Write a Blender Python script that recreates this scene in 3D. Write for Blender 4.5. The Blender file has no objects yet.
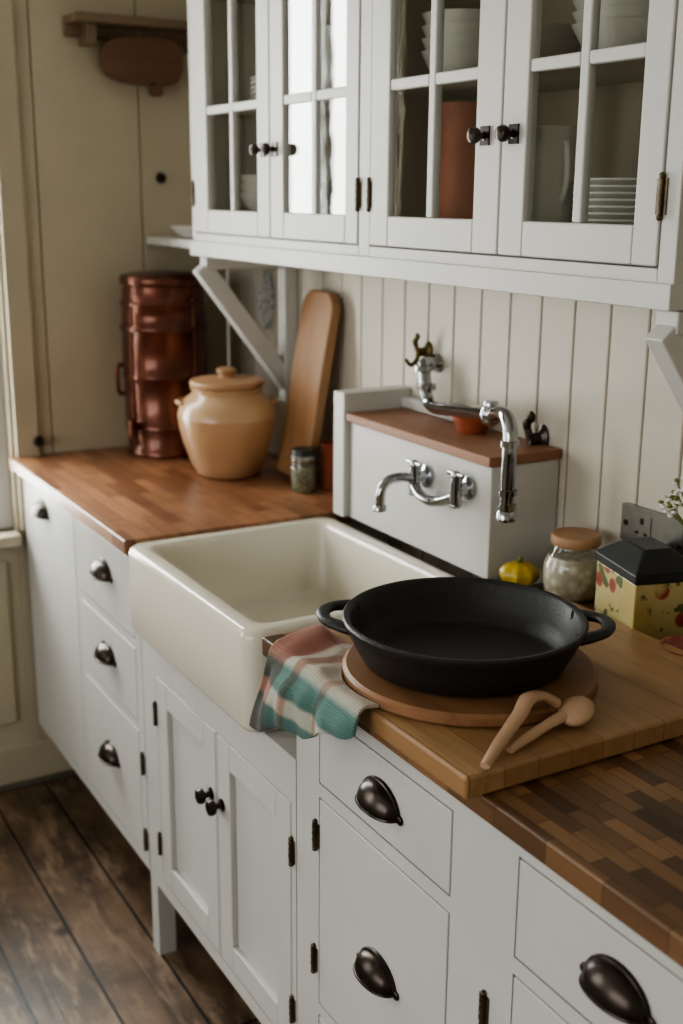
import bpy, bmesh, math, random
from mathutils import Vector, Matrix, noise
random.seed(7)
C=bpy.context.scene.collection
# ---------------------------------------------------------------- materials
def newmat(n):
    m=bpy.data.materials.new(n);m.use_nodes=True
    nt=m.node_tree;b=nt.nodes['Principled BSDF'];return m,nt,b
def rgb(h):
    h=h.lstrip('#');o=[]
    for i in(0,2,4):
        c=int(h[i:i+2],16)/255;o.append(c/12.92 if c<=.04045 else((c+.055)/1.055)**2.4)
    return(*o,1)
def N(nt,t,**k):
    n=nt.nodes.new(t)
    for a,v in k.items():
        if a in n.inputs: n.inputs[a].default_value=v
        else:setattr(n,a,v)
    return n
def coords(nt,scale=(1,1,1),rot=(0,0,0)):
    tc=N(nt,'ShaderNodeTexCoord');mp=N(nt,'ShaderNodeMapping')
    mp.inputs['Scale'].default_value=scale;mp.inputs['Rotation'].default_value=rot
    nt.links.new(tc.outputs['Object'],mp.inputs['Vector']);return mp.outputs['Vector']
def ramp(nt,stops):
    r=N(nt,'ShaderNodeValToRGB');e=r.color_ramp.elements
    e[0].position=stops[0][0];e[0].color=stops[0][1];e[1].position=stops[-1][0];e[1].color=stops[-1][1]
    for p,c in stops[1:-1]:
        q=e.new(p);q.color=c
    return r
def mix(nt,a,b,fac,mode='MIX'):
    m=N(nt,'ShaderNodeMix',data_type='RGBA',blend_type=mode)
    for s,v in((m.inputs[6],a),(m.inputs[7],b),(m.inputs[0],fac)):
        if hasattr(v,'links'): nt.links.new(v,s)
        else:s.default_value=v
    return m.outputs[2]
def bump(nt,b,h,st=.2,d=.002):
    bp=N(nt,'ShaderNodeBump');bp.inputs['Strength'].default_value=st;bp.inputs['Distance'].default_value=d
    nt.links.new(h,bp.inputs['Height']);nt.links.new(bp.outputs[0],b.inputs['Normal'])
def paint(n,col,rough=.45,var=.08):
    m,nt,b=newmat(n);v=coords(nt)
    no=N(nt,'ShaderNodeTexNoise');no.inputs['Scale'].default_value=3.5;no.inputs['Detail'].default_value=6;nt.links.new(v,no.inputs['Vector'])
    c=rgb(col);d=tuple(x*(1-var*2.2) for x in c[:3])+(1,)
    r=ramp(nt,[(.3,d),(.65,c)]);nt.links.new(no.outputs[0],r.inputs[0]);nt.links.new(r.outputs[0],b.inputs['Base Color'])
    b.inputs['Roughness'].default_value=rough
    n2=N(nt,'ShaderNodeTexNoise');n2.inputs['Scale'].default_value=60;nt.links.new(v,n2.inputs['Vector']);bump(nt,b,n2.outputs[0],.12,.001)
    return m
def plain(n,col,rough=.4,metal=0,var=.1,sc=20,coat=0,bmp=0):
    m,nt,b=newmat(n);v=coords(nt)
    no=N(nt,'ShaderNodeTexNoise');no.inputs['Scale'].default_value=sc;no.inputs['Detail'].default_value=5;nt.links.new(v,no.inputs['Vector'])
    c=rgb(col);d=tuple(x*(1-var) for x in c[:3])+(1,);e=tuple(min(1,x*(1+var)) for x in c[:3])+(1,)
    r=ramp(nt,[(.3,d),(.7,e)]);nt.links.new(no.outputs[0],r.inputs[0]);nt.links.new(r.outputs[0],b.inputs['Base Color'])
    b.inputs['Roughness'].default_value=rough;b.inputs['Metallic'].default_value=metal;b.inputs['Coat Weight'].default_value=coat
    if bmp:bump(nt,b,no.outputs[0],bmp,.002)
    return m
def wood(n,c1,c2,bw=.35,rh=.04,rough=.4,grain=.45,gscale=(3,45,45),mortar=.0008,mcol='#1a0d06',rot=0,blot=0,coat=0.0,bumpst=.25,worn=None):
    """stave / plank wood: long direction is local X (rot turns it)"""
    m,nt,b=newmat(n);v=coords(nt,rot=(0,0,rot))
    br=N(nt,'ShaderNodeTexBrick');br.offset=.37;br.squash=1
    br.inputs['Scale'].default_value=1;br.inputs['Brick Width'].default_value=bw;br.inputs['Row Height'].default_value=rh
    br.inputs['Mortar Size'].default_value=mortar;br.inputs['Mortar Smooth'].default_value=.3
    br.inputs['Color1'].default_value=rgb(c1);br.inputs['Color2'].default_value=rgb(c2);br.inputs['Mortar'].default_value=rgb(mcol)
    nt.links.new(v,br.inputs['Vector'])
    mp=N(nt,'ShaderNodeMapping');mp.inputs['Scale'].default_value=gscale;nt.links.new(v,mp.inputs['Vector'])
    ad=N(nt,'ShaderNodeVectorMath',operation='ADD');sc=N(nt,'ShaderNodeVectorMath',operation='SCALE');sc.inputs['Scale'].default_value=40
    nt.links.new(br.outputs['Color'],sc.inputs[0]);nt.links.new(mp.outputs[0],ad.inputs[0]);nt.links.new(sc.outputs[0],ad.inputs[1])
    no=N(nt,'ShaderNodeTexNoise');no.inputs['Scale'].default_value=1;no.inputs['Detail'].default_value=8;no.inputs['Roughness'].default_value=.65;no.inputs['Distortion'].default_value=.6
    nt.links.new(ad.outputs[0],no.inputs['Vector'])
    g=ramp(nt,[(.28,(1-grain,)*3+(1,)),(.5,(.9,.9,.9,1)),(.75,(1.0,1.0,1.0,1))]);nt.links.new(no.outputs[0],g.inputs[0])
    col=mix(nt,br.outputs['Color'],g.outputs[0],1.0,'MULTIPLY')
    if blot:
        n3=N(nt,'ShaderNodeTexNoise');n3.inputs['Scale'].default_value=5;n3.inputs['Detail'].default_value=7;n3.inputs['Roughness'].default_value=.65;nt.links.new(v,n3.inputs['Vector'])
        r3=ramp(nt,[(.38,(1-blot,)*3+(1,)),(.6,(1,1,1,1))]);nt.links.new(n3.outputs[0],r3.inputs[0])
        col=mix(nt,col,r3.outputs[0],1.0,'MULTIPLY')
    if worn:
        mp4=N(nt,'ShaderNodeMapping');mp4.inputs['Scale'].default_value=(3,11,1);nt.links.new(v,mp4.inputs['Vector'])
        n4=N(nt,'ShaderNodeTexNoise');n4.inputs['Scale'].default_value=1.6;n4.inputs['Detail'].default_value=10;n4.inputs['Roughness'].default_value=.72;nt.links.new(mp4.outputs[0],n4.inputs['Vector'])
        r4=ramp(nt,[(.50,(0,0,0,1)),(.64,(.7,.7,.7,1))]);nt.links.new(n4.outputs[0],r4.inputs[0])
        col=mix(nt,col,rgb(worn),r4.outputs[0])
        vo=N(nt,'ShaderNodeTexVoronoi');vo.inputs['Scale'].default_value=2.6;nt.links.new(v,vo.inputs['Vector'])
        r5=ramp(nt,[(.035,(.18,.15,.12,1)),(.075,(1,1,1,1))]);nt.links.new(vo.outputs['Distance'],r5.inputs[0])
        col=mix(nt,col,r5.outputs[0],1.0,'MULTIPLY')
        rr=N(nt,'ShaderNodeMapRange');rr.inputs[3].default_value=rough-.08;rr.inputs[4].default_value=rough+.3;nt.links.new(n4.outputs[0],rr.inputs[0]);nt.links.new(rr.outputs[0],b.inputs['Roughness'])
        jm=ramp(nt,[(0,(1,1,1,1)),(1,(.12,.09,.07,1))]);nt.links.new(br.outputs['Fac'],jm.inputs[0])
        col=mix(nt,col,jm.outputs[0],1.0,'MULTIPLY')
    else:b.inputs['Roughness'].default_value=rough
    nt.links.new(col,b.inputs['Base Color'])
    b.inputs['Coat Weight'].default_value=coat;b.inputs['Coat Roughness'].default_value=.3
    bump(nt,b,g.outputs[0],bumpst,.001);return m
M={}
M['white']=paint('painted_wood_white','#c3c2be',.45,.04)
M['upper']=paint('painted_wood_upper','#c9c8c4',.45,.04)
M['bead']=paint('painted_beadboard','#c6bfb1',.5,.05)
M['cream']=paint('painted_wall_cream','#b8ae97',.55,.07)
M['gap']=plain('shadow_gap_board','#5a554c',.8)
M['ceil']=paint('ceiling_paint','#d0ccc4',.8,.03)
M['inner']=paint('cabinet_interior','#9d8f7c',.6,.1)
M['ceramic']=paint('fireclay_glaze','#dad5c6',.14,.03)
M['bronze']=plain('oil_rubbed_bronze','#3f3833',.3,.9,.3)
M['brass']=plain('aged_brass','#54492f',.42,.9,.3)
M['hinge']=plain('tarnished_hinge','#5b5242',.4,.8,.3)
M['chrome']=plain('chrome','#a9acaf',.1,1,.05)
M['steel']=plain('brushed_steel','#8f8e89',.35,.9,.1,60)
M['iron']=plain('cast_iron','#323232',.45,.45,.2,260,0,.3)
M['copper']=plain('hammered_copper','#63392b',.3,.75,.35,14,.3,.25)
M['copperlt']=plain('copper_fittings','#6b4031',.32,.9,.3,9,.2)
M['crock']=plain('stoneware_tan','#b7916c',.3,0,.1,8,.3)
M['crocktop']=plain('stoneware_pale','#be9c78',.3,0,.08,8,.3)
M['lidwood']=plain('lid_wood','#ae8766',.5,0,.12,25)
M['terra']=plain('terracotta','#944d33',.6,0,.15)
M['terrad']=plain('red_copper_mug','#804635',.35,.4,.2)
M['china']=plain('white_china','#dedbd5',.2,0,.04,8,.3)
M['dark']=plain('dark_lid','#242624',.4,.2,.15)
M['rubber']=plain('black_hole','#0c0c0c',.6)
M['yellow']=plain('yellow_glaze','#b89c22',.35,0,.15,15,.2)
M['green']=plain('stem_green','#5d6b2c',.5,0,.2)
M['spoon']=plain('pale_beech','#b8987c',.5,0,.1,14)
M['butcher']=wood('butcher_block_mahogany','#85563b','#b6835f',.2,.034,.42,.36,(3,40,40),.0006,'#4a2b1b',blot=.22,coat=.2)
M['maple']=wood('chopping_block_maple','#9a7650','#b5926a',.8,.05,.45,.34,(3,38,38),.0006,'#6f5033',blot=.1)
M['walnut']=wood('butcher_block_walnut','#4a3020','#9c7550',.09,.022,.38,.4,(6,60,60),.0006,'#2a1a10',blot=.2,coat=.15)
M['floorw']=wood('floor_planks','#594535','#79614d',1.9,.15,.28,.6,(2.2,26,26),.004,'#0a0706',blot=.65,bumpst=.8,worn='#978069')
M['boardw']=wood('cutting_board_wood','#9f7753','#b0855f',3,3,.5,.35,(30,30,3),0,'#6b4526')
M['roundw']=wood('round_board_wood','#926948','#a67b57',3,3,.5,.35,(4,40,40),0,'#6b4526')
M['redwood']=wood('red_wood_top','#94674a','#a57757',3,3,.5,.3,(3,40,40),0,'#6b4526')
M['shelfw']=wood('old_shelf_wood','#7c6852','#87705a',3,3,.6,.4,(30,3,30),0)
M['paddle']=wood('paddle_wood','#6e4f39','#7d5a42',3,3,.5,.35,(30,3,30),0)
def glassmat(n,base=.05,wav=.06,tint=(.96,.98,.97,1)):
    m,nt,b=newmat(n);nt.nodes.remove(b);out=nt.nodes['Material Output']
    lw=N(nt,'ShaderNodeLayerWeight');lw.inputs[0].default_value=.5
    p=N(nt,'ShaderNodeMath',operation='POWER');p.inputs[1].default_value=4;nt.links.new(lw.outputs['Facing'],p.inputs[0])
    a=N(nt,'ShaderNodeMath',operation='MULTIPLY_ADD');a.inputs[1].default_value=.9;a.inputs[2].default_value=base;nt.links.new(p.outputs[0],a.inputs[0])
    t=N(nt,'ShaderNodeBsdfTransparent');t.inputs[0].default_value=tint
    g=N(nt,'ShaderNodeBsdfGlossy');g.inputs['Roughness'].default_value=.02
    no=N(nt,'ShaderNodeTexNoise');no.inputs['Scale'].default_value=7
    nt.links.new(coords(nt),no.inputs['Vector'])
    bp=N(nt,'ShaderNodeBump');bp.inputs['Strength'].default_value=wav;bp.inputs['Distance'].default_value=.01
    nt.links.new(no.outputs[0],bp.inputs['Height']);nt.links.new(bp.outputs[0],g.inputs['Normal'])
    mx=N(nt,'ShaderNodeMixShader');nt.links.new(a.outputs[0],mx.inputs[0]);nt.links.new(t.outputs[0],mx.inputs[1]);nt.links.new(g.outputs[0],mx.inputs[2])
    nt.links.new(mx.outputs[0],out.inputs[0]);return m
M['glass']=glassmat('old_window_glass')
M['jarglass']=glassmat('jar_glass',.05,0)
def towelmat():
    m,nt,b=newmat('striped_towel');uv=N(nt,'ShaderNodeUVMap');sp=N(nt,'ShaderNodeSeparateXYZ');nt.links.new(uv.outputs[0],sp.inputs[0])
    s=ramp(nt,[(0,rgb('#d6c8b8')),(.36,rgb('#d2c5b5')),(.39,rgb('#c2c4b6')),(.43,rgb('#5a8780')),(.56,rgb('#4f7d76')),(.59,rgb('#c9c8b7')),(.68,rgb('#c2c3b2')),(.71,rgb('#4f7a74')),(.84,rgb('#3f5f5c')),(.88,rgb('#363c3c')),(1,rgb('#5c6462'))])
    nt.links.new(sp.outputs[1],s.inputs[0])
    t=ramp(nt,[(0,rgb('#c8644c')),(.19,rgb('#cd6d55')),(.21,(1,1,1,1)),(.30,(1,1,1,1)),(.32,rgb('#e0aa94')),(.38,rgb('#e0aa94')),(.40,(1,1,1,1)),(.62,(1,1,1,1)),(.64,rgb('#dcb8a6')),(.69,rgb('#dcb8a6')),(.71,(1,1,1,1)),(1,(1,1,1,1))])
    nt.links.new(sp.outputs[0],t.inputs[0])
    c=mix(nt,s.outputs[0],t.outputs[0],.8,'MULTIPLY')
    w=N(nt,'ShaderNodeTexWave');w.inputs['Scale'].default_value=36;w.inputs['Distortion'].default_value=.6;nt.links.new(uv.outputs[0],w.inputs['Vector'])
    w2=N(nt,'ShaderNodeTexWave',bands_direction='Y');w2.inputs['Scale'].default_value=24;w2.inputs['Distortion'].default_value=.6;nt.links.new(uv.outputs[0],w2.inputs['Vector'])
    mm=N(nt,'ShaderNodeMath',operation='MULTIPLY');nt.links.new(w.outputs['Fac'],mm.inputs[0]);nt.links.new(w2.outputs['Fac'],mm.inputs[1])
    r=ramp(nt,[(0,(.72,.72,.72,1)),(.5,(1.0,1.0,1.0,1))]);nt.links.new(mm.outputs[0],r.inputs[0])
    c=mix(nt,c,r.outputs[0],1.,'MULTIPLY')
    nt.links.new(c,b.inputs['Base Color']);b.inputs['Roughness'].default_value=.95;b.inputs['Sheen Weight'].default_value=.2
    bump(nt,b,mm.outputs[0],.7,.003);return m
M['towel']=towelmat()
def tinmat():
    m,nt,b=newmat('floral_tin');v=coords(nt)
    vo=N(nt,'ShaderNodeTexVoronoi');vo.inputs['Scale'].default_value=24;nt.links.new(v,vo.inputs['Vector'])
    r=ramp(nt,[(0,rgb('#843026')),(.26,rgb('#9a4a38')),(.33,rgb('#bcae7a')),(1,rgb('#bcae7a'))]);nt.links.new(vo.outputs['Distance'],r.inputs[0])
    no=N(nt,'ShaderNodeTexNoise');no.inputs['Scale'].default_value=38;no.inputs['Detail'].default_value=3;nt.links.new(v,no.inputs['Vector'])
    r2=ramp(nt,[(.54,(0,0,0,1)),(.57,(1,1,1,1))]);nt.links.new(no.outputs[0],r2.inputs[0])
    c=mix(nt,r.outputs[0],rgb('#5a6140'),r2.outputs[0])
    n3=N(nt,'ShaderNodeTexNoise');n3.inputs['Scale'].default_value=11;nt.links.new(v,n3.inputs['Vector'])
    r3=ramp(nt,[(.50,(0,0,0,1)),(.55,(1,1,1,1))]);nt.links.new(n3.outputs[0],r3.inputs[0])
    c=mix(nt,c,rgb('#b8a76c'),r3.outputs[0])
    nt.links.new(c,b.inputs['Base Color']);b.inputs['Roughness'].default_value=.35;return m
M['tin']=tinmat()
def jarfill(n,a_,b_,sc):
    m,nt,b=newmat(n);vo=N(nt,'ShaderNodeTexVoronoi');vo.inputs['Scale'].default_value=sc;nt.links.new(coords(nt),vo.inputs['Vector'])
    r=ramp(nt,[(0,rgb(a_)),(.6,rgb(b_))]);nt.links.new(vo.outputs['Distance'],r.inputs[0]);nt.links.new(r.outputs[0],b.inputs['Base Color']);b.inputs['Roughness'].default_value=.5;b.inputs['Coat Weight'].default_value=.4;return m
M['oats']=jarfill('speckled_jar_fill','#dcd6ca','#aaa08a',60)
M['spice']=jarfill('spice_fill','#a09a7c','#5c5a46',150)
M['bluewhite']=jarfill('blue_white_ceramic','#3d4a63','#c9c9c5',60)
M['bowlred']=jarfill('red_white_ceramic','#8a3328','#a8695c',45)
# ---------------------------------------------------------------- builder
class B:
    def __init__(s): s.bm=bmesh.new();s.mats=[];s.uv=None
    def mi(s,m):
        m=M[m]
        if m not in s.mats:s.mats.append(m)
        return s.mats.index(m)
    def box(s,x0,x1,y0,y1,z0,z1,m,T=None):
        vs=[s.bm.verts.new(Vector(p)) for p in((x0,y0,z0),(x1,y0,z0),(x1,y1,z0),(x0,y1,z0),(x0,y0,z1),(x1,y0,z1),(x1,y1,z1),(x0,y1,z1))]
        if T: 
            for v in vs:v.co=T@v.co
        k=s.mi(m)
        for f in((3,2,1,0),(4,5,6,7),(0,1,5,4),(1,2,6,5),(2,3,7,6),(3,0,4,7)):
            fc=s.bm.faces.new([vs[i] for i in f]);fc.material_index=k
    def lathe(s,prof,m,c=(0,0,0),seg=48,T=None,closed=False,sx=1,sy=1):
        k=s.mi(m);c=Vector(c);rings=[]
        for r,z in prof:
            if r<1e-6:rings.append([s.bm.verts.new((0,0,z))])
            else:rings.append([s.bm.verts.new((r*sx*math.cos(2*math.pi*i/seg),r*sy*math.sin(2*math.pi*i/seg),z)) for i in range(seg)])
        for R in rings:
            for v in R:
                v.co=(T@v.co if T else v.co)+c
        pr=list(zip(rings[:-1],rings[1:]))
        if closed:pr.append((rings[-1],rings[0]))
        for a,b in pr:
            for i in range(seg):
                j=(i+1)%seg
                if len(a)==1 and len(b)==1:continue
                if len(a)==1:q=[a[0],b[j],b[i]]
                elif len(b)==1:q=[a[i],a[j],b[0]]
                else:q=[a[i],a[j],b[j],b[i]]
                f=s.bm.faces.new(q);f.material_index=k
    def tube(s,pts,rad,m,seg=14,sub=8,closed=False,flat=None):
        k=s.mi(m);P=[Vector(p) for p in pts];n=len(P)
        rs=rad if isinstance(rad,(list,tuple)) else [rad]*n
        Q=[];RR=[]
        rng=range(n) if closed else range(n-1)
        for i in rng:
            g=(lambda q:P[q%n]) if closed else (lambda q:P[max(0,min(n-1,q))])
            p0,p1,p2,p3=g(i-1),g(i),g(i+1),g(i+2)
            for j in range(sub):
                t=j/sub
                Q.append(.5*((2*p1)+(p2-p0)*t+(2*p0-5*p1+4*p2-p3)*t*t+(-p0+3*p1-3*p2+p3)*t**3))
                RR.append(rs[i]*(1-t)+rs[(i+1)%n]*t)
        if not closed:Q.append(P[-1]);RR.append(rs[-1])
        L=len(Q);up=None;rings=[]
        for i in range(L):
            a=Q[(i-1)%L] if closed else Q[max(0,i-1)];b=Q[(i+1)%L] if closed else Q[min(L-1,i+1)]
            t=(b-a).normalized()
            if up is None:
                up=Vector((0,0,1)) if abs(t.z)<.9 else Vector((1,0,0))
            up=(up-t*up.dot(t)).normalized();sd=t.cross(up)
            f1,f2=flat if flat else(1,1)
            rings.append([s.bm.verts.new(Q[i]+(up*math.cos(w)*f1+sd*math.sin(w)*f2)*RR[i]) for w in[2*math.pi*q/seg for q in range(seg)]])
        for i in range(L if closed else L-1):
            a=rings[i];b=rings[(i+1)%L]
            for j in range(seg):
                f=s.bm.faces.new([a[j],a[(j+1)%seg],b[(j+1)%seg],b[j]]);f.material_index=k
        if not closed:
            f=s.bm.faces.new(rings[0]);f.material_index=k;f=s.bm.faces.new(rings[-1]);f.material_index=k
    def sphere(s,c,r,m,sc=(1,1,1),T=None,seg=28):
        prof=[(r*math.sin(math.pi*i/14),-r*math.cos(math.pi*i/14)) for i in range(15)]
        prof[0]=(0,-r);prof[-1]=(0,r)
        D=Matrix.Diagonal((*sc,1));s.lathe(prof,m,c,seg,(T@D) if T else D)
    def prism(s,outline,t,m,T):
        k=s.mi(m);a=[s.bm.verts.new(T@Vector((x,0,z))) for x,z in outline];b=[s.bm.verts.new(T@Vector((x,t,z))) for x,z in outline]
        n=len(a);fs=[s.bm.faces.new(a),s.bm.faces.new(b[::-1])]
        for i in range(n):fs.append(s.bm.faces.new([a[i],b[i],b[(i+1)%n],a[(i+1)%n]]))
        for f in fs:f.material_index=k
    def done(s,name,bevel=0,seg=2,parent=None,ang=35,sub=0):
        bmesh.ops.recalc_face_normals(s.bm,faces=s.bm.faces)
        me=bpy.data.meshes.new(name);s.bm.to_mesh(me);s.bm.free()
        for m in s.mats:me.materials.append(m)
        me.shade_smooth();me.set_sharp_from_angle(angle=math.radians(ang))
        o=bpy.data.objects.new(name,me);C.objects.link(o)
        if bevel:
            bv=o.modifiers.new('bevel','BEVEL');bv.width=bevel;bv.segments=seg;bv.limit_method='ANGLE';bv.angle_limit=math.radians(40);bv.harden_normals=True
        if sub:
            q=o.modifiers.new('sub','SUBSURF');q.levels=sub;q.render_levels=sub
        if parent:o.parent=parent
        return o
def empty(n):
    e=bpy.data.objects.new(n,None);C.objects.link(e);return e
FZ=-.035     # floor level
FY=-.605     # base cabinet fronts
# ---------------------------------------------------------------- room
b=B();b.box(-.1,4.3,-3.8,.1,FZ-.05,FZ,'floorw');b.done('floor')
b=B();b.box(-.1,4.3,-3.8,.1,2.55,2.6,'ceil');b.done('ceiling')
b=B();b.box(0,4.2,.014,.09,FZ,2.55,'gap')
x=.0
while x<4.2:
    b.box(x+.0015,min(x+.0885,4.2),0,.016,FZ,2.55,'bead');x+=.09
b.done('wall_back',.0035,2)
W=[(-1.06,-.625,.70,2.15),(-3.3,-2.2,.70,2.15)]  # second opening is unseen, added to bring in more light
b=B()
for y0,y1 in((-.240,-.002),(-.513,-.243),(-.60,-.516)):b.box(-.02,0,y0,y1,FZ,2.55,'cream')
b.box(-.09,-.018,-.60,.0,FZ,2.55,'cream')
b.box(-.09,0,-.625,-.60,FZ,2.55,'cream')
b.box(-.09,0,-2.2,W[0][0],FZ,2.55,'cream');b.box(-.09,0,-3.8,-3.3,FZ,2.55,'cream')
for y0,y1,z0,z1 in W:
    b.box(-.09,0,y0,y1,FZ,z0,'cream');b.box(-.09,0,y0,y1,z1,2.55,'cream')
b.done('wall_left',.002,1)
b=B();b.box(4.2,4.3,-3.8,.1,FZ,2.55,'cream');b.done('wall_right')
b=B();b.box(0,1.0,-3.8,-3.7,FZ,2.55,'cream');b.box(3.6,4.2,-3.8,-3.7,FZ,2.55,'cream');b.box(1.0,3.6,-3.8,-3.7,FZ,.8,'cream');b.box(1.0,3.6,-3.8,-3.7,2.2,2.55,'cream');b.done('wall_front')
for i,(y0,y1,z0,z1) in enumerate(W):  # second pass builds the added, unseen window and its trim
    b=B()
    for a,c_ in((y0,y0+.04),(y1-.04,y1),((y0+y1)/2-.012,(y0+y1)/2+.012)):b.box(-.07,-.03,a,c_,z0,z1,'upper')
    for a,c_ in((z0,z0+.05),(z1-.04,z1),((z0+z1)/2-.02,(z0+z1)/2+.02)):b.box(-.069,-.031,y0,y1,a,c_,'upper')
    b.box(-.052,-.048,y0,y1,z0,z1,'glass')
    b.done('window_%d'%(i+1),.002)
    b=B()
    if i==0:
        b.box(0,.018,-.615,-.555,.70,2.25,'cream')
    else:b.box(0,.018,y1,y1+.08,.70,2.25,'cream')
    b.box(0,.018,y0-.08,y0,.70,2.25,'cream');b.box(0,.02,y0-.08,y1+.06,z1,z1+.09,'cream')
    b.box(-.03,.05,y0-.05,y1+(.0 if i==0 else .05),.67,.70,'cream')
    b.done('trim_%d'%(i+1),.003)
b=B()
for a,c_ in((1.0,1.05),(3.55,3.6),(2.28,2.32)):b.box(a,c_,-3.77,-3.73,.8,2.2,'upper')
for a,c_ in((.8,.85),(2.15,2.2),(1.48,1.51)):b.box(1.0,3.6,-3.769,-3.731,a,c_,'upper')
b.done('window_3',.002)  # unseen front window, added for fill light and glass reflections
b=B();b.box(0,.016,-3.7,-.02,FZ+.016,.09,'cream');b.box(0,.022,-3.7,-.02,FZ,FZ+.016,'gap');b.box(.0,.012,-1.4,-.66,.16,.62,'cream');b.done('baseboard_left',.004)
b=B();b.box(2.8,4.2,-.02,0,FZ,.1,'white');b.done('baseboard_back',.004)
# ---------------------------------------------------------------- hardware helpers
def cup_pull(b,x,y,z,a=.045,h=.034,d=.028):
    k=b.mi('bronze');nu,nv=20,8
    for off,rev in((0,False),(.0035,True)):
        g=[]
        for i in range(nu+1):
            th=math.pi*i/nu;row=[]
            for j in range(nv+1):
                ph=math.pi/2*j/nv
                row.append(b.bm.verts.new((x+(a-off)*math.cos(th),y-(d-off)*math.sin(th)**.8*math.sin(ph),z+(h-off)*math.sin(th)**.7*math.cos(ph)-.006)))
            g.append(row)
        for i in range(nu):
            for j in range(nv):
                f=b.bm.faces.new([g[i][j],g[i+1][j],g[i+1][j+1],g[i][j+1]]);f.material_index=k
    pts=[(x+(a+.001)*math.cos(math.pi*i/16),y-.002,z-.006+(h+.001)*math.sin(math.pi*i/16)) for i in range(17)]
    b.tube(pts,.0035,'bronze',8,2)
    pts=[(x+(a)*math.cos(math.pi*i/16),y-(d-.001)*math.sin(math.pi*i/16)**.8,z-.006) for i in range(17)]
    b.tube(pts,.0026,'bronze',8,2)
    for s in(-1,1):b.sphere((x+s*(a+.004),y-.002,z-.004),.007,'bronze',(1,.5,1))
RY=Matrix.Rotation(math.radians(90),4,'X')   # lathe axis -> -Y
def knob(b,x,y,z,r=.015,m='bronze'):
    b.lathe([(0,0),(r*.8,0),(r*.8,.002),(r*.4,.004),(r*.35,.012),(r*.9,.017),(r,.022),(r*.85,.028),(r*.3,.031),(0,.031)],m,(x,y,z),24,RY)
def hinge(b,x,y,z,h=.04,m='hinge'):
    b.lathe([(0,0),(.004,0),(.004,h),(0,h)],m,(x,y-.003,z-h/2),12)
    b.sphere((x,y-.003,z+h/2+.003),.0045,m);b.sphere((x,y-.003,z-h/2-.003),.0045,m)
    for q in(-.25,.05,.3):b.lathe([(.004,0),(.0048,.0005),(.0048,.006),(.004,.0065)],m,(x,y-.003,z+h*q),12)
    b.box(x-.009,x+.009,y-.0022,y+.002,z-h/2,z+h/2,m)
def faceframe(b,x0,x1,z0,z1,ops,y0,y1,m='white'):
    xs=sorted({x0,x1,*[o[0] for o in ops],*[o[1] for o in ops]});zs=sorted({z0,z1,*[o[2] for o in ops],*[o[3] for o in ops]})
    for i in range(len(xs)-1):
        zz=None
        for j in range(len(zs)-1):
            cx=(xs[i]+xs[i+1])/2;cz=(zs[j]+zs[j+1])/2
            hole=any(o[0]<cx<o[1] and o[2]<cz<o[3] for o in ops)
            if not hole and zz is None:zz=zs[j]
            if zz is not None and (hole or j==len(zs)-2):
                top=zs[j] if hole else zs[j+1]
                b.box(xs[i],xs[i+1],y0,y1,zz,top,m);zz=None
def slab(b,o,y,g=.0025):b.box(o[0]+g,o[1]-g,y,y+.018,o[2]+g,o[3]-g,'white')
def shaker(b,o,y,st=.052,g=.0025):
    x0,x1,z0,z1=o[0]+g,o[1]-g,o[2]+g,o[3]-g
    b.box(x0,x0+st,y,y+.02,z0,z1,'white');b.box(x1-st,x1,y,y+.02,z0,z1,'white')
    b.box(x0+st,x1-st,y,y+.02,z1-st,z1,'white');b.box(x0+st,x1-st,y,y+.02,z0,z0+st,'white')
    b.box(x0+st,x1-st,y+.011,y+.016,z0+st,z1-st,'white')
# ---------------------------------------------------------------- left base cabinet
g=empty('base_cabinet')
b=B();b.box(.02,.866,FY+.02,-.01,.15,.868,'white');b.box(.05,.84,-.40,-.05,FZ,.15,'white')
ops=[(.045,.45,.175,.848),(.475,.835,.672,.848),(.475,.835,.485,.655),(.475,.835,.175,.468)]
faceframe(b,.02,.866,.15,.868,ops,FY,FY+.02);b.done('carcass',0,parent=g)
b=B();[slab(b,o,FY-.001) for o in ops];b.done('fronts',.0025,2,g)
b=B()
for x,z in((.20,.796),(.655,.768),(.655,.575),(.65,.33)):cup_pull(b,x,FY-.001,z)
for z in(.22,.40):hinge(b,.855,FY,z)
b.done('hardware',parent=g)
b=B();b.box(.004,.876,-.634,-.001,.869,.90,'butcher');b.done('countertop_left',.004,3)
# ---------------------------------------------------------------- sink cabinet
g=empty('sink_cabinet')
b=B();b.box(.87,1.545,FY+.02,-.01,.14,.715,'white')
ops=[(.945,1.236,.17,.635),(1.24,1.53,.17,.635)]
faceframe(b,.87,1.545,.14,.715,ops,FY,FY+.02)
for x in(.872,1.505):
    b.box(x,x+.038,FY,FY+.038,FZ,.14,'white')
    b.box(x,x+.038,-.10,-.062,FZ,.14,'white')
b.done('carcass',0,parent=g)
b=B();[shaker(b,o,FY-.001) for o in ops];b.done('doors',.0025,2,g)
b=B()
for x in(1.214,1.262):knob(b,x,FY-.001,.50)
for z in(.55,.255):hinge(b,.941,FY,z);hinge(b,1.533,FY,z)
b.done('hardware',parent=g)
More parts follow.
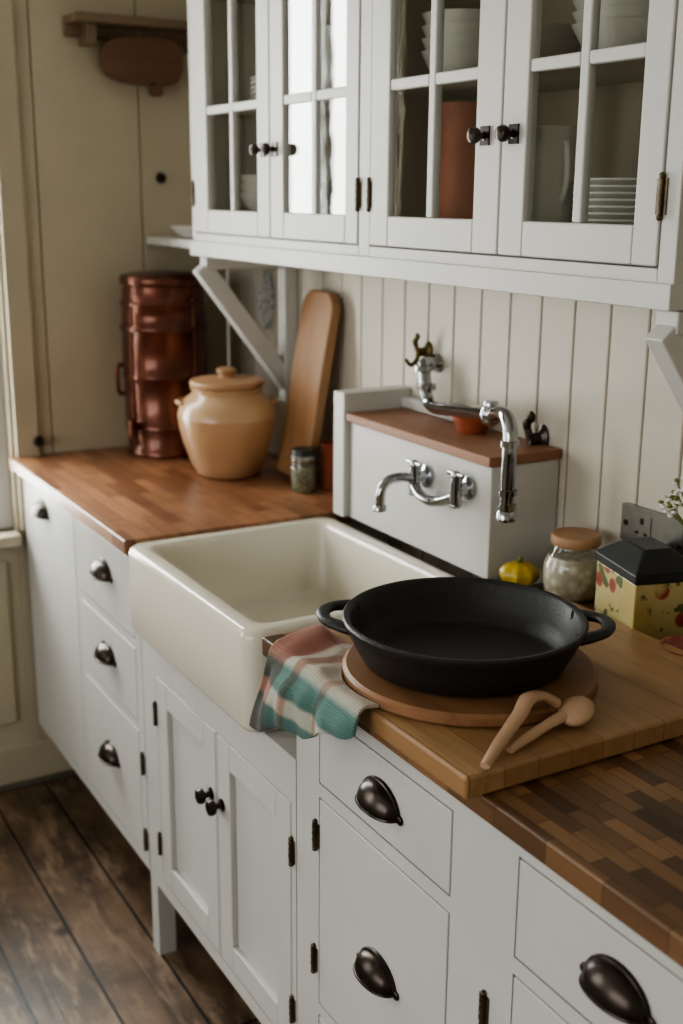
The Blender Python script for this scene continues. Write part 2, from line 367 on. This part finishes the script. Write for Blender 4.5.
# ---------------------------------------------------------------- right base cabinet
g=empty('base_cabinet')
b=B();b.box(1.548,2.76,FY+.02,-.01,.05,.868,'white');b.box(1.6,2.7,-.5,-.05,FZ,.05,'white')
ops=[(1.62,1.962,.71,.832),(1.62,1.962,.325,.688),(1.62,1.962,.08,.305),(2.09,2.46,.705,.838),(2.09,2.46,.08,.683),(2.53,2.74,.08,.838)]
faceframe(b,1.548,2.76,.05,.868,ops,FY,FY+.02);b.done('carcass',0,parent=g)
b=B();[slab(b,o,FY-.001) for o in ops];b.done('fronts',.0025,2,g)
b=B()
for x,z in((1.797,.765),(1.797,.494),(2.26,.772),(2.27,.48)):cup_pull(b,x,FY-.001,z,.045,.036,.028)
for x,z in((1.612,.62),(1.608,.40),(2.04,.60),(2.04,.2)):hinge(b,x,FY,z)
b.done('hardware',parent=g)
b=B();b.box(1.475,2.78,-.628,-.001,.869,.90,'walnut');b.done('countertop_right',.004,3)
# ---------------------------------------------------------------- belfast sink
def rrect(x0,x1,y0,y1,r,n=8):
    o=[]
    for cx,cy,a in((x1-r,y1-r,0),(x0+r,y1-r,90),(x0+r,y0+r,180),(x1-r,y0+r,270)):
        for i in range(n+1):
            t=math.radians(a+90*i/n);o.append((cx+r*math.cos(t),cy+r*math.sin(t)))
    return o
b=B();k=b.mi('ceramic')
X0,X1,Y0,Y1=.880,1.448,-.638,-.172
def ring(ins,z,r):return[b.bm.verts.new((x,y,z)) for x,y in rrect(X0+ins,X1-ins,Y0+ins,Y1-ins,r)]
R=[ring(.02,.716,.02),ring(.006,.719,.03),ring(0,.73,.034),ring(0,.882,.034),ring(.003,.891,.033),ring(.009,.8955,.03),
   ring(.030,.8965,.03),ring(.037,.893,.03),ring(.041,.884,.03),ring(.050,.76,.035),ring(.058,.743,.04),ring(.075,.735,.05),ring(.2,.730,.02)]
for a,c_ in zip(R[:-1],R[1:]):
    n=len(a)
    for i in range(n):
        f=b.bm.faces.new([a[i],a[(i+1)%n],c_[(i+1)%n],c_[i]]);f.material_index=k
f=b.bm.faces.new(R[0][::-1]);f=b.bm.faces.new(R[-1])
b.lathe([(0,.7335),(.03,.7335),(.036,.733),(.04,.7305)],'steel',(1.167,-.405,0),32)
b.done('belfast_sink',ang=50)
# ---------------------------------------------------------------- splashback box behind the sink
g=empty('sink_splashback')
b=B();b.box(.940,1.425,-.155,-.002,.901,1.108,'upper');b.box(.890,.934,-.168,-.002,.901,1.168,'upper');b.done('box',.003,2,g)
b=B();b.box(.935,1.430,-.164,-.002,1.109,1.127,'redwood');b.done('top',.003,2,g)
b=B();b.box(.935,1.19,-.028,-.002,1.128,1.150,'upper');b.done('ledge',.003,2,g)
# ---------------------------------------------------------------- taps
b=B()
b.lathe([(0,0),(.020,0),(.020,.004),(.013,.010),(.012,.03),(0,.03)],'chrome',(1.030,-.001,1.232),28,RY)
b.tube([(1.030,-.015,1.232),(1.032,-.030,1.234),(1.038,-.040,1.228),(1.050,-.045,1.20),(1.058,-.047,1.175),(1.078,-.05,1.158),(1.12,-.06,1.157),(1.25,-.095,1.176),(1.37,-.128,1.192)],.0130,'chrome',18,8)
for px_,z in((1.040,1.226),(1.053,1.190)):b.lathe([(.012,-.007),(.0195,-.006),(.0195,.006),(.012,.007)],'chrome',(px_,-.043,z),24)
b.sphere((1.385,-.132,1.194),.020,'chrome',(1,1,1.1))
b.lathe([(.012,.0),(.014,.018),(.012,.022),(0,.023)],'chrome',(1.385,-.132,1.196),20)
b.tube([(1.385,-.132,1.194),(1.425,-.142,1.204),(1.455,-.150,1.200),(1.472,-.155,1.180),(1.475,-.157,1.15),(1.474,-.157,1.12),(1.474,-.158,1.045)],.0130,'chrome',18,8)
for z in(1.16,1.05,1.075):b.lathe([(.012,-.006),(.0165,-.005),(.0165,.005),(.012,.006)],'chrome',(1.474,-.157,z),24)
b.lathe([(.013,0),(.017,-.004),(.017,-.02),(.012,-.022),(0,-.022)],'chrome',(1.474,-.158,1.045),24)
b.done('swan_neck_faucet',ang=50)
b=B()
for x,z in((1.228,1.052),(1.362,1.058)):
    b.lathe([(0,0),(.022,0),(.022,.004),(.012,.008),(.010,.030),(0,.030)],'chrome',(x,-.157,z),28,RY)
    b.tube([(x,-.185,z-.026),(x,-.185,z+.022)],[.012,.010],'chrome',18,2)
    b.sphere((x,-.185,z-.028),.012,'chrome',(1,1,.6));b.sphere((x,-.185,z+.026),.009,'chrome')
    b.tube([(x-.022,-.185,z+.028),(x+.022,-.185,z+.028)],[.0045,.0045],'chrome',12,2)
b.tube([(1.228,-.185,1.040),(1.258,-.190,1.026),(1.295,-.192,1.023),(1.332,-.190,1.032),(1.362,-.185,1.046)],.0098,'chrome',16,8)
b.tube([(1.228,-.185,1.052),(1.226,-.215,1.056),(1.224,-.240,1.052),(1.223,-.254,1.036),(1.223,-.257,1.008)],.0095,'chrome',16,8)
b.lathe([(.010,0),(.013,-.003),(.013,-.012),(0,-.012)],'chrome',(1.223,-.257,1.008),20)
b.done('bridge_faucet',ang=50)
def wall_hook(n,x,z,m,s=1):
    b=B();b.lathe([(0,0),(.016*s,0),(.016*s,.004),(.008*s,.01),(.007*s,.03),(0,.03)],m,(x,0,z),20,RY,sy=1.5)
    b.tube([(x,-.028,z),(x,-.032,z-.02*s),(x,-.045,z-.03*s),(x-.005,-.055,z-.015*s)],[.006*s,.006*s,.005*s,.004*s],m,10,6)
    b.tube([(x,-.028,z),(x-.008*s,-.03,z+.02*s),(x+.003*s,-.034,z+.036*s)],[.007*s,.006*s,.005*s],m,10,6)
    for dx,dz in((-.008,.024),(.003,.038)):b.sphere((x+dx*s,-.032,z+dz*s),.008*s,m,(1,.7,1.2))
    b.done(n)
wall_hook('wall_hook',.996,1.252,'brass',.85);wall_hook('wall_hook',1.372,1.135,'bronze',1.15)
b=B();b.lathe([(0,.004),(.024,.004),(.026,0),(.030,0),(.044,.026),(.046,.032),(.042,.032),(.030,.010),(0,.009)],'terra',(1.225,-.052,1.1275),36,sx=.9,sy=.9);b.done('terracotta_dish')
# ---------------------------------------------------------------- upper cabinet
UY=-.26;UX0,UX1=.375,1.920
g=empty('wall_cabinet')
b=B()
b.box(UX0,UX1,UY+.02,-.001,1.44,1.516,'upper')
b.box(UX0,UX0+.018,UY+.02,-.001,1.516,2.34,'upper');b.box(UX1-.018,UX1,UY+.02,-.001,1.516,2.34,'upper')
b.box(UX0+.018,UX1-.018,-.012,-.002,1.516,2.34,'inner')
b.box(UX0,UX1,UY+.02,-.001,2.34,2.36,'upper')
b.box(1.14,1.158,UY+.022,-.012,1.516,2.34,'inner')
faceframe(b,UX0,UX1,1.44,2.36,[(.392,1.140,1.476,2.31),(1.178,1.89,1.476,2.31)],UY,UY+.02,'upper')
b.box(UX0-.006,UX1+.001,UY-.006,-.001,1.424,1.458,'upper')
for z in(1.737,1.985):b.box(UX0+.018,UX1-.018,UY+.03,-.012,z,z+.014,'inner')
b.box(UX0-.02,UX1+.02,UY-.03,-.001,2.36,2.42,'upper')
b.done('carcass',.002,2,g)
doors=[(.394,.785,.470,.728),(.788,1.138,.846,1.092),(1.180,1.552,1.240,1.488),(1.555,1.888,1.612,1.842)]
for i,(a,c_,ga,gb) in enumerate(doors):
    b=B();y0,y1=UY-.002,UY+.018;z0,z1=1.478,2.308;gz0,gz1=1.529,2.262
    b.box(a,ga,y0,y1,z0,z1,'upper');b.box(gb,c_,y0,y1,z0,z1,'upper')
    b.box(ga,gb,y0,y1,z0,gz0,'upper');b.box(ga,gb,y0,y1,gz1,z1,'upper')
    mx=(ga+gb)/2;b.box(mx-.009,mx+.009,y0+.002,y1-.002,gz0,gz1,'upper')
    for z in(1.744,1.990):
        b.box(ga,mx-.009,y0+.002,y1-.002,z-.009,z+.009,'upper');b.box(mx+.009,gb,y0+.002,y1-.002,z-.009,z+.009,'upper')
    b.done('door_%d'%(i+1),.003,2,g)
    b=B();b.box(ga,gb,UY+.006,UY+.009,gz0,gz1,'glass');b.done('glass_%d'%(i+1),parent=g)
b=B()
for x,z in((.760,1.652),(.812,1.652),(1.515,1.652),(1.585,1.652)):
    knob(b,x,UY-.002,z,.0125);b.box(x-.011,x+.011,UY-.005,UY-.002,z-.014,z+.014,'bronze')
for x in(1.139,1.179,1.889,.393):
    for z in(1.565,2.15):hinge(b,x,UY,z,.045,'hinge')
b.done('hardware',parent=g)
for i,x in enumerate((.378,1.878)):
    b=B()
    b.box(x,x+.04,-.038,-.002,1.06,1.423,'upper')
    b.box(x,x+.04,-.245,-.038,1.392,1.423,'upper')
    p=Vector((0,-.02,1.10));q=Vector((0,-.25,1.40));d=(q-p);L=d.length;an=math.atan2(d.z,d.y)
    T=Matrix.Translation((x+.003,p.y,p.z))@Matrix.Rotation(an,4,'X')
    b.box(0,.034,0,L,-.022,.022,'upper',T)
    b.done('shelf_bracket',.003)
b=B();b.box(.002,.355,-.235,-.001,1.435,1.455,'upper');b.done('corner_shelf',.003)
b=B();b.lathe([(0,.0),(.03,0),(.032,.004),(.062,.028),(.06,.030),(.03,.010),(0,.008)],'china',(.16,-.165,1.456),32);b.done('small_dish')
# ---------------------------------------------------------------- crockery in the wall cabinet
def bowl(b,x,y,z,r,h,m='china'):
    b.lathe([(0,0),(r*.45,0),(r*.47,h*.08),(r*.8,h*.45),(r,h),(r-.004,h),(r*.76,h*.48),(r*.4,h*.14),(0,h*.12)],m,(x,y,z),36)
def plate(b,x,y,z,r,m='china'):
    b.lathe([(0,0),(r*.55,0),(r*.6,.003),(r,.014),(r-.002,.017),(r*.6,.007),(0,.006)],m,(x,y,z),36)
Z1,Z2,Z3=1.5165,1.7515,1.9995
def stack(n,f,x,y,z,r,k,st,*a):
    b=B()
    for i in range(k):f(b,x,y,z+i*st,r,*a)
    b.done(n)
stack('plate_stack',plate,1.675,-.125,Z1,.075,7,.0095)
stack('bowl_stack',bowl,1.66,-.125,Z2,.08,3,.016,.05)
b=B()
prof=[(0,0),(.046,0),(.050,.004)]+[(.049+.0025*(i%2),.01+.01*i) for i in range(11)]+[(.048,.125),(.053,.150),(.049,.150),(.044,.12),(.046,.06),(.042,.008),(0,.008)]
b.lathe(prof,'china',(1.535,-.165,Z1),36)
b.tube([(1.583,-.165,Z1+.125),(1.595,-.170,Z1+.12),(1.598,-.170,Z1+.07),(1.582,-.165,Z1+.04)],.005,'china',10,6);b.done('ribbed_jug')
stack('bowl_stack',bowl,1.47,-.13,Z2,.065,2,.02,.045)
b=B();b.lathe([(0,0),(.048,0),(.056,.03),(.058,.09),(.052,.15),(.050,.18),(.055,.200),(.051,.200),(.045,.18),(.048,.15),(.054,.09),(.052,.03),(0,.008)],'terra',(1.285,-.13,Z1),36)
b.tube([(1.333,-.13,Z1+.17),(1.36,-.13,Z1+.16),(1.365,-.13,Z1+.1),(1.338,-.13,Z1+.06)],.008,'terra',10,6);b.done('terracotta_jug')
stack('bowl_stack',bowl,1.26,-.13,Z2,.07,4,.02,.05)
b=B();b.lathe([(0,0),(.04,0),(.05,.03),(.052,.08),(.035,.12),(.038,.14),(.034,.14),(.03,.12),(.047,.08),(.045,.03),(0,.006)],'china',(.80,-.12,Z2),32)
b.tube([(.84,-.12,Z2+.115),(.87,-.12,Z2+.11),(.875,-.12,Z2+.06),(.85,-.12,Z2+.035)],.005,'china',10,6);b.done('milk_jug')
stack('bowl_stack',bowl,.93,-.12,Z1,.07,3,.02,.05)
stack('bowl_stack',bowl,.50,-.12,Z1,.07,3,.02,.05)
stack('plate_stack',plate,.62,-.13,Z2,.085,5,.010)
b=B();b.lathe([(0,0),(.035,0),(.04,.07),(.037,.075),(.032,.006),(0,.006)],'dark',(.72,-.12,Z1),28);b.done('dark_mug')
# ---------------------------------------------------------------- copper barrel
cx,cy=.126,-.240
b=B()
b.lathe([(0,0),(.102,0),(.107,.004),(.107,.014),(.104,.018),(.106,.07),(.110,.073),(.110,.085),(.107,.088),(.110,.17),(.1105,.20),(.113,.203),(.113,.213),(.1105,.216),(.1105,.26),(.110,.32),(.114,.324),(.114,.336),(.110,.34),(.108,.385),(.112,.389),(.112,.397),(.108,.400),(.105,.425),(.103,.437),(.110,.441),(.111,.447),(.111,.458),(.108,.462),(.08,.468),(.03,.472),(0,.473)],'copper',(cx,cy,.901),56)
for a in(200,290,20):
    ux,uy=math.cos(math.radians(a)),math.sin(math.radians(a))
    b.tube([(cx+ux*.108,cy+uy*.108,.93),(cx+ux*.112,cy+uy*.112,1.05),(cx+ux*.112,cy+uy*.112,1.2),(cx+ux*.108,cy+uy*.108,1.31)],.003,'copperlt',8,4)
ax,ay=cx-.020,cy-.114
b.tube([(ax,ay+.004,1.135),(ax,ay-.010,1.13),(ax,ay-.010,1.07),(ax,ay+.004,1.06)],.006,'copperlt',10,6)
b.tube([(cx+.05,cy-.094,.985),(cx+.062,cy-.122,.985)],.010,'copperlt',14,2);b.tube([(cx+.062,cy-.122,1.005),(cx+.062,cy-.122,.960)],.008,'copperlt',14,2)
b.tube([(cx+.045,cy-.122,1.008),(cx+.079,cy-.122,1.008)],.004,'copperlt',10,2)
b.done('copper_barrel_urn',ang=50)
# ---------------------------------------------------------------- crock
cx,cy=.437,-.207
b=B()
b.lathe([(0,0),(.072,0),(.078,.004),(.092,.035),(.108,.08),(.118,.12),(.120,.145)],'crock',(cx,cy,.901),56)
b.lathe([(.120,.145),(.116,.168),(.102,.187),(.088,.197),(.084,.203),(.087,.210),(.090,.214),(.084,.218),(.07,.218),(.07,.20),(0,.2)],'crocktop',(cx,cy,.901),56)
b.lathe([(0,.2185),(.088,.2185),(.091,.224),(.088,.231),(.05,.236),(.020,.238),(.018,.243),(.025,.249),(.025,.256),(.015,.260),(0,.261)],'lidwood',(cx,cy,.901),48)
for s in(-1,1):
    ux,uy=.40*s,.916*s
    px,py=-uy/s,ux/s
    P=[(cx+ux*.106-px*.028,cy+uy*.106-py*.028,1.078),(cx+ux*.118-px*.015,cy+uy*.118-py*.015,1.080),(cx+ux*.118+px*.015,cy+uy*.118+py*.015,1.080),(cx+ux*.106+px*.028,cy+uy*.106+py*.028,1.078)]
    b.tube(P,.006,'crocktop',10,6)
b.done('lidded_crock',ang=50)
# ---------------------------------------------------------------- leaning cutting board
def outline(w,h,r,n=10):
    o=[]
    for sx_,sz_,a in((1,0,270),(1,1,0),(-1,1,90),(-1,0,180)):
        rr=r if sz_ else .012
        cx_=sx_*(w/2-rr);cz_=(h-rr) if sz_ else rr
        for i in range(n+1):
            t=math.radians(a+90*i/n);o.append((cx_+rr*math.cos(t),cz_+rr*math.sin(t)))
    return o
T=Matrix.Translation((.574,-.108,.910))@Matrix.Rotation(math.radians(1.5),4,'Y')@Matrix.Rotation(math.radians(-9.5),4,'X')
b=B();b.prism(outline(.146,.445,.045),.026,'boardw',T);b.done('cutting_board',.005,3)
# ---------------------------------------------------------------- spice jar + mug
b=B();c=(.682,-.128,.901)
b.lathe([(0,.001),(.027,.001),(.0285,.004),(.0285,.060),(0,.062)],'spice',c,32)
b.lathe([(0,0),(.0285,0),(.0305,.004),(.0305,.070),(.026,.078),(.026,.08)],'jarglass',c,32)
b.lathe([(0,.076),(.0285,.076),(.0285,.096),(.026,.099),(0,.099)],'dark',c,32);b.lathe([(.0286,.076),(.0295,.076),(.0295,.084),(.0286,.084)],'steel',c,32,closed=True)
b.done('spice_jar',ang=50)
b=B();c=(.698,-.058,.901)
b.lathe([(0,0),(.028,0),(.03,.006),(.03,.105),(.032,.11),(.028,.11),(.027,.01),(0,.008)],'terrad',c,32)
b.done('copper_mug',ang=50)
# ---------------------------------------------------------------- yellow gourd, glass jar
b=B();c=Vector((1.473,-.122,.901));seg=40;k=b.mi('yellow');rings=[]
for j in range(13):
    ph=math.pi*j/12;row=[]
    for i in range(seg):
        th=2*math.pi*i/seg;r=.033*math.sin(ph)**.85*(1+.08*math.cos(8*th)) if 0<j<12 else .002
        row.append(b.bm.verts.new(c+Vector((r*math.cos(th),r*math.sin(th),.022-.022*math.cos(ph)))))
    rings.append(row)
for a_,c_ in zip(rings[:-1],rings[1:]):
    for i in range(seg):
        f=b.bm.faces.new([a_[i],a_[(i+1)%seg],c_[(i+1)%seg],c_[i]]);f.material_index=k
b.tube([c+Vector((0,0,.041)),c+Vector((.004,-.003,.050)),c+Vector((.012,-.006,.054))],[.006,.0045,.004],'green',10,5)
b.done('yellow_gourd')
b=B();c=(1.556,-.070,.901)
b.lathe([(0,.001),(.042,.001),(.050,.008),(.053,.03),(.052,.055),(.045,.072),(0,.073)],'oats',c,40)
b.lathe([(0,0),(.043,0),(.052,.008),(.0555,.03),(.0545,.055),(.047,.076),(.038,.087),(.038,.095)],'jarglass',c,40)
b.lathe([(0,.092),(.041,.092),(.043,.095),(.043,.106),(.040,.110),(0,.111)],'lidwood',c,40);b.done('cork_lid_jar',ang=50)
# ---------------------------------------------------------------- floral tin
T=Matrix.Translation((1.742,-.088,.901))@Matrix.Rotation(math.radians(-16),4,'Z')
b=B();b.box(-.066,.066,-.052,.052,0,.100,'tin',T)
b.box(-.069,.069,-.055,.055,.100,.116,'dark',T)
k=b.mi('dark');lo=[b.bm.verts.new(T@Vector(p)) for p in((-.069,-.055,.116),(.069,-.055,.116),(.069,.055,.116),(-.069,.055,.116))]
hi=[b.bm.verts.new(T@Vector(p)) for p in((-.032,-.024,.144),(.032,-.024,.144),(.032,.024,.144),(-.032,.024,.144))]
for i in range(4):
    f=b.bm.faces.new([lo[i],lo[(i+1)%4],hi[(i+1)%4],hi[i]]);f.material_index=k
f=b.bm.faces.new(hi);f.material_index=k
b.done('floral_tea_tin',.003,3)
b=B();bowl(b,1.885,-.135,.901,.042,.032,'bowlred');b.done('patterned_bowl')
b=B();b.box(1.600,1.79,-.012,-.0005,1.005,1.068,'steel')
for x in(1.65,1.745):
    b.box(x-.02,x+.02,-.0135,-.011,1.016,1.058,'steel');b.box(x-.004,x+.004,-.0145,-.013,1.042,1.052,'rubber');b.box(x-.014,x-.006,-.0145,-.013,1.024,1.029,'rubber');b.box(x+.006,x+.014,-.0145,-.013,1.024,1.029,'rubber')
b.lathe([(0,0),(.005,0),(.005,.002),(0,.002)],'bronze',(1.612,-.012,1.037),12,RY)
b.done('wall_socket',.002)
b=B();vx,vy=1.945,-.075
b.lathe([(0,0),(.02,0),(.026,.03),(.018,.08),(.012,.11),(.014,.12),(.01,.12),(0,.10)],'china',(vx,vy,.901),24)
for i in range(26):
    t=i/25;a=random.uniform(-.4,.4)
    q=(vx-.02-.142*t,vy-.02+a*.05,1.075+random.uniform(.0,.06)+.035*t)
    b.tube([(vx,vy,1.0),((vx+q[0])/2,(vy+q[1])/2,1.055),q],.0012,'green',5,3)
    for j in range(5):
        b.sphere((q[0]+random.uniform(-.010,.010),q[1]+random.uniform(-.010,.010),q[2]+random.uniform(-.012,.010)),.0045,'china' if j<3 else 'green',(1,1,.6),seg=8)
b.done('dried_flower_vase')
b=B();b.lathe([(0,0),(.055,0),(.06,.004),(.055,.009),(.03,.006),(0,.006)],'bluewhite',(.245,-.0005,1.30),32,RY,sx=.75,sy=1.25);b.done('wall_plaque')
# ---------------------------------------------------------------- shelf + paddle on left wall
b=B();b.box(.001,.10,-.43,-.03,1.962,1.982,'shelfw')
for y in(-.38,-.10):b.box(.001,.07,y-.012,y+.012,1.915,1.962,'shelfw')
b.box(.001,.02,-.43,-.03,1.935,1.962,'shelfw')
b.done('wooden_wall_shelf',.002)
T=Matrix.Translation((.048,-.245,1.958))@Matrix.Rotation(math.radians(90),4,'Z')
o=[]
for i in range(48):
    t=2*math.pi*i/48;ex=.62
    cx_=math.cos(t);sz=math.sin(t)
    o.append((.108*abs(cx_)**ex*(1 if cx_>0 else -1),-.072+.058*abs(sz)**ex*(1 if sz>0 else -1)*(1+.15*cx_)))
b=B();b.prism(o,.02,'paddle',T)
b.prism([(.02,-.12),(.05,-.12),(.055,-.148),(.045,-.156),(.025,-.154),(.018,-.145)],.02,'paddle',T)
b.tube([(.045,-.245,1.960),(.04,-.25,1.948),(.042,-.245,1.938)],.003,'shelfw',8,4)
b.tube([(.045,-.19,1.960),(.04,-.19,1.948),(.042,-.19,1.936)],.003,'shelfw',8,4)
b.done('hanging_bread_board',.004,2)
b=B();T=Matrix.Rotation(math.radians(90),4,'Y');b.lathe([(0,0),(.012,0),(.014,.006),(.010,.014),(0,.016)],'bronze',(0.0,-.189,1.604),20,T);b.done('wall_peg')
b=B();b.lathe([(0,0),(.012,0),(.012,.01),(.006,.02),(.015,.032),(.012,.04),(0,.042)],'bronze',(.0,-.56,.94),20,T);b.done('wall_peg')
# ---------------------------------------------------------------- chopping block, round board, pan
b=B();b.box(1.600,2.052,-.655,-.15,.901,.931,'maple');b.done('chopping_block',.005,3)
BX,BY=1.812,-.478
b=B();b.lathe([(0,0),(.168,0),(.173,.004),(.173,.014),(.168,.018),(0,.018)],'roundw',(BX,BY,.9315),72);b.done('round_board')
PX,PY=1.800,-.480;z0=.950
b=B()
b.lathe([(0,0),(.128,0),(.137,.004),(.152,.030),(.1615,.052),(.1655,.0555),(.1665,.062),(.164,.0645),(.158,.0635),(.1545,.058),(.144,.030),(.131,.010),(.122,.0065),(0,.006)],'iron',(PX,PY,z0),96)
dx,dy=.592,.806
for s in(-1,1):
    d=Vector((dx*s,dy*s,0));n=Vector((-d.y,d.x,0));c0=Vector((PX,PY,z0+.054))
    pts=[c0+d*.150-n*.048,c0+d*.166-n*.042+Vector((0,0,.002)),c0+d*.186-n*.026+Vector((0,0,.004)),c0+d*.193+Vector((0,0,.005)),c0+d*.186+n*.026+Vector((0,0,.004)),c0+d*.166+n*.042+Vector((0,0,.002)),c0+d*.150+n*.048]
    b.tube(pts,[.012,.011,.0095,.0095,.0095,.011,.012],'iron',14,8,flat=(.65,1))
b.done('cast_iron_skillet',ang=50)
# ---------------------------------------------------------------- towel
b=B();k=b.mi('towel');nu,ns=70,50;uvl=b.bm.loops.layers.uv.new('UVMap');G=[]
for i in range(nu+1):
    u=i/nu;row=[]
    x=1.598+.264*u
    L1=.094-.02*u
    dd=.1765**2-(x-BX)**2
    if dd>0:L1=min(L1,max(.006,(BY-math.sqrt(dd))+.665))
    hang=.102*(1-u)**.8+.012+.006*math.sin(u*14)
    tot=L1+.02+hang
    for j in range(ns+1):
        s=j/ns*tot
        fold=math.sin(u*15+s*25)*.5+math.sin(u*29-s*20)*.25+math.sin(u*7+1+s*30)*.45
        v=min(1,max(0,(s+.07-L1)/.21))
        if s<L1:
            yy=-.665+L1-s;z=.936+.010*(1+fold)*min(1,s/.03)*(1-u*.8)
        else:
            q=min(1,(s-L1)/.02);a=q*math.pi/2
            yy=-.665-.012*math.sin(a);z=.936-.012*(1-math.cos(a))+.010*(1+fold)*min(1,s/.03)*(1-u*.8)*(1-q*.9)
            if s>L1+.02:
                h=s-L1-.02;z-=h;yy-=.010*(1+fold)*min(1,h/.02)+.1*h*(.6-u*.4)
        row.append((b.bm.verts.new((x-.006*v*(1-u)+.010*math.sin(v*5+u*3),yy,z)),(u,v)))
    G.append(row)
for i in range(nu):
    for j in range(ns):
        q=[G[i][j],G[i+1][j],G[i+1][j+1],G[i][j+1]]
        f=b.bm.faces.new([w[0] for w in q]);f.material_index=k
        for l,w in zip(f.loops,q):l[uvl].uv=w[1]
o=b.done('striped_tea_towel',ang=180)
so=o.modifiers.new('sol','SOLIDIFY');so.thickness=.004;so.offset=1
# ---------------------------------------------------------------- wooden spoons
b=B()
T=Matrix.Rotation(math.radians(-60),4,'Z')@Matrix.Rotation(math.radians(14),4,'Y')
b.sphere((2.002,-.452,.9475),.028,'spoon',(1.0,.78,.42),T)
b.tube([(2.002,-.470,.946),(2.008,-.505,.942),(2.020,-.545,.939),(2.032,-.578,.938)],[.009,.007,.0065,.005],'spoon',12,8,flat=(.8,1.1))
b.done('wooden_spoon')
b=B()
b.tube([(1.985,-.470,.956),(1.982,-.490,.968),(1.984,-.515,.970),(1.997,-.538,.960),(2.022,-.585,.946),(2.050,-.628,.938)],[.008,.007,.009,.008,.007,.005],'spoon',12,8,flat=(.8,1.2))
b.done('wooden_spoon')
# ---------------------------------------------------------------- light
def area(n,loc,rot,sx,sy,e,col=(1,1,1)):
    l=bpy.data.lights.new(n,'AREA');l.shape='RECTANGLE';l.size=sx;l.size_y=sy;l.energy=e;l.color=col
    o=bpy.data.objects.new(n,l);C.objects.link(o);o.location=loc;o.rotation_euler=rot;return o
area('window_light_left',(-.12,-.84,1.43),(0,math.radians(-90),0),1.4,.43,44,(1,.985,.955))
area('window_light_left_far',(-.12,-2.75,1.43),(0,math.radians(-90),0),1.4,1.1,40,(1,.985,.955))  # extra lamp at the added far window, out of view
area('window_light_front',(2.3,-3.82,1.5),(math.radians(90),0,0),2.5,1.35,32,(1,.985,.955))  # soft fill added from the unseen front side to brighten the interior
w=bpy.data.worlds.new('world');bpy.context.scene.world=w;w.use_nodes=True;nt=w.node_tree
bg=nt.nodes['Background'];tc=nt.nodes.new('ShaderNodeTexCoord');sp=nt.nodes.new('ShaderNodeSeparateXYZ');nt.links.new(tc.outputs['Generated'],sp.inputs[0])
r=nt.nodes.new('ShaderNodeValToRGB');e=r.color_ramp.elements;e[0].position=.0;e[0].color=(.12,.11,.09,1);e[1].position=.08;e[1].color=(.9,.95,1,1)
nt.links.new(sp.outputs[2],r.inputs[0]);nt.links.new(r.outputs[0],bg.inputs[0]);bg.inputs[1].default_value=2
# ---------------------------------------------------------------- camera
cd=bpy.data.cameras.new('camera');co=bpy.data.objects.new('camera',cd);C.objects.link(co);bpy.context.scene.camera=co
cd.sensor_fit='VERTICAL';cd.sensor_height=36;cd.sensor_width=24;cd.lens=1173.3/1024*36;cd.clip_start=.05
r0=Vector((.50002,.86598,.00736));r1=Vector((.22917,-.12412,-.96544));r2=Vector((-.83514,.48443,-.26052))
m=Matrix((( r0.x,-r1.x,-r2.x,3.0164),(r0.y,-r1.y,-r2.y,-1.3797),(r0.z,-r1.z,-r2.z,1.5635),(0,0,0,1)))
co.matrix_world=m
cd.dof.use_dof=True;cd.dof.focus_distance=1.62;cd.dof.aperture_fstop=3.4
vs=bpy.context.scene.view_settings;vs.view_transform='AgX';vs.look='AgX - Medium High Contrast';vs.exposure=.08
